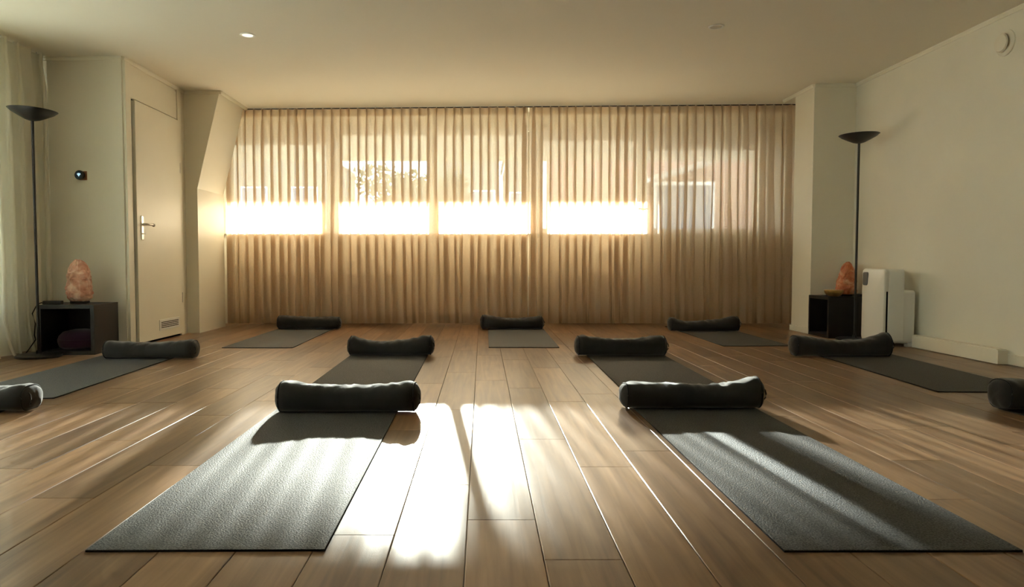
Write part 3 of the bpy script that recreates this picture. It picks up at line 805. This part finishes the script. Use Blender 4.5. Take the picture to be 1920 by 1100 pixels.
# ceiling spots
def spot(label, px, py, lit):
    y0 = 1.765 * F / (HOR - py); x0 = (px - PX) * y0 / F
    r = thing('ceiling_spot', label, 'ceiling light', (x0, y0, ceil_z(x0)), 0)
    lathe('trim_ring', [(0.040, -0.001), (0.044, -0.006), (0.055, -0.006), (0.060, 0.001), (0.040, 0.001)], 'white_plastic', r, 36)
    lathe('spot_lens', [(0, -0.004), (0.040, -0.004), (0.041, 0.001), (0, 0.001)], 'spot_glow' if lit else 'spot_off', r, 36)
spot('recessed ceiling spot shining white, on the door side of the room', 471, 69, True)
spot('recessed ceiling spot looking dull, on the plastered wall\'s side', 1336, 61, False)

# air valve high on the right wall
va_y = XR * F / (1872 - PX); va_z = H + (HOR - 87) * va_y / F
va = thing('air_valve', 'round cream ventilation valve high on the plastered wall', 'ventilation valve', (XR, va_y, va_z), 0)
RY = Matrix.Rotation(-math.pi / 2, 4, 'Y')
lathe('valve_ring', [(0.062, 0), (0.092, 0), (0.092, 0.008), (0.080, 0.018), (0.066, 0.020), (0.060, 0.012)], 'wall', va, 40, RY)
lathe('valve_throat', [(0, 0.0005), (0.062, 0.0005), (0.062, 0.003), (0, 0.003)], 'gap_shade', va, 32, RY)
lathe('valve_disc', [(0.012, 0.002), (0.012, 0.028), (0.062, 0.030), (0.066, 0.036), (0.060, 0.044), (0, 0.050)], 'wall', va, 40, RY)

# ================================================================== OUTSIDE
struct(box('ground', -60, 60, -40, 70, -0.3, -0.12, 'pale_ground'))
# veranda roof: its front beam cuts the sun so that only the lower panes are lit
vr = thing('veranda_roof', 'flat veranda roof with front beam seen above the garden through the curtain', 'veranda', (0, 8.66, 0))
YF = 5.05
zf = 1.39 + math.tan(SUN_ELEV) / math.cos(SUN_AZ) * (8.66 + YF - YC)
box('roof_deck', -6.5, 6.5, 0, YF, zf + 0.10, zf + 0.20, 'veranda', vr)
box('front_beam', -6.5, 6.5, YF - 0.10, YF, zf, zf + 0.24, 'veranda', vr)
for k in range(9): box('rafter', -6.0 + 1.5 * k - 0.04, -6.0 + 1.5 * k + 0.04, 0.02, YF - 0.12, zf + 0.03, zf + 0.10, 'veranda', vr)
for x in (-6.3, 6.3): box('post', x - 0.06, x + 0.06, YF - 0.11, YF + 0.01, -0.12, zf, 'veranda', vr)
# brick house that shades the last window
hx, hy = 1.36, 15.0
ho = thing('brick_house', 'red brick house with white gable edges seen through the shaded curtain', 'house', (hx, hy, -0.12))
prism('house_wall', [(0, 0), (9, 0), (9, 5.2), (4.5, 8.2), (0, 5.2)], 'Y', 0, 7, 'brick', ho)
prism('house_roof', [(-0.3, 5.15), (4.5, 8.35), (9.3, 5.15), (9.3, 5.0), (4.5, 8.15), (-0.3, 5.0)], 'Y', 0.05, 7.2, 'roof_tile', ho)
prism('gable_board', [(-0.35, 5.25), (4.5, 8.48), (9.35, 5.25), (9.35, 4.95), (4.5, 8.2), (-0.35, 4.95)], 'Y', -0.12, 0.05, 'fascia', ho)
for (x, z) in ((2.3, 1.1), (4.6, 1.1), (6.8, 1.1), (3.0, 3.6), (5.4, 3.6)):
    f = box('house_window', x - 0.05, x + 1.25, -0.05, 0.02, z - 0.05, z + 1.45, 'fascia', ho)
    box('house_pane', x + 0.03, x + 1.17, -0.06, -0.049, z + 0.03, z + 1.37, 'house_glass', f)
prism('porch_roof', [(2.0, 2.55), (3.4, 2.95), (3.4, 2.87), (2.0, 2.47)], 'Y', -1.2, 0.0, 'fascia', ho)
# pale blocks further off
def block(label, x0, x1, y0, h, rows, colsn):
    b = thing('apartment_block', label, 'building', (x0, y0, -0.12))
    W = x1 - x0
    box('block_wall', 0, W, 0, 8, 0, h, 'concrete', b)
    box('roof_edge', -0.1, W + 0.1, -0.12, 8.1, h, h + 0.22, 'fascia', b)
    for r in range(rows):
        for c in range(colsn):
            x = W * (c + 0.5) / colsn; z = 0.9 + r * 2.8
            f = box('block_window', x - 0.75, x + 0.75, -0.06, 0.02, z, z + 1.4, 'fascia', b)
            box('block_pane', x - 0.67, x + 0.67, -0.07, -0.059, z + 0.08, z + 1.32, 'house_glass', f)
block('pale apartment block beyond the garden behind the knee-wall side pane', -20.0, -8.6, 40.0, 6.75, 2, 4)
block('pale apartment block beyond the garden, seen by the dark curtain fold', -2.75, 0.95, 42.0, 7.0, 2, 2)
block('pale apartment block half hidden behind the brick house', 1.35, 5.5, 43.0, 7.1, 2, 2)
# trees
def leaves(name, blobs, n, size, m, parent, rng):
    V, Fc = [], []
    for _ in range(n):
        b = rng.choice(blobs); 
        while True:
            q = Vector((rng.uniform(-1, 1), rng.uniform(-1, 1), rng.uniform(-1, 1)))
            if q.length < 1: break
        c = Vector(b[0]) + Vector((q.x * b[1][0], q.y * b[1][1], q.z * b[1][2]))
        u = Vector((rng.gauss(0, 1), rng.gauss(0, 1), rng.gauss(0, 1))).normalized(); w = u.orthogonal().normalized()
        s = size * rng.uniform(0.6, 1.3); o = len(V)
        V += [c - u * s, c + w * s * 0.45, c + u * s, c - w * s * 0.45]; Fc.append((o, o + 1, o + 2, o + 3))
    ob = mk(name, V, Fc, m, parent); ob['kind'] = 'stuff'
    return ob
def tree(label, x, y, h, r, seed, n):
    rng = random.Random(seed)
    t = thing('garden_tree', label, 'tree', (x, y, -0.12))
    lathe('trunk', [(0.16, 0), (0.11, h * 0.25), (0.08, h * 0.5), (0.03, h * 0.85)], 'bark', t, 10)
    for k in range(6):
        a = rng.uniform(0, 6.28); z0 = h * rng.uniform(0.3, 0.55)
        tube('branch', [(0, 0, z0), (math.cos(a) * r * 0.4, math.sin(a) * r * 0.4, z0 + h * 0.12), (math.cos(a) * r * 0.8, math.sin(a) * r * 0.8, z0 + h * 0.18)], 0.03, 'bark', t, 6)
    blobs = [((rng.uniform(-.6, .6) * r, rng.uniform(-.6, .6) * r, h * rng.uniform(0.5, 0.86)), (r * 0.5, r * 0.5, h * 0.16)) for _ in range(12)]
    leaves('foliage', blobs, n, 0.12, 'leaf', t, rng)
tree('broad leafy garden tree sparkling with sky behind the second pane', -2.75, 20.0, 3.55, 1.75, 4, 2300)
tree('slim leafy garden tree seen beside the third pane\'s edge', -0.9, 21.5, 3.7, 0.7, 6, 1300)
hd = thing('garden_hedge', 'clipped green hedge closing off the garden beyond the windows', 'hedge', (0, 17.2, -0.12))
rng = random.Random(3)
box('hedge_core', -16, 0.9, 0.1, 0.8, 0, 1.75, 'pale_ground', hd)
leaves('hedge_leaves', [((-16 + 0.5 * k, 0.4, 0.95), (0.5, 0.6, 1.0)) for k in range(33)], 9000, 0.09, 'hedge_leaf', hd, rng)
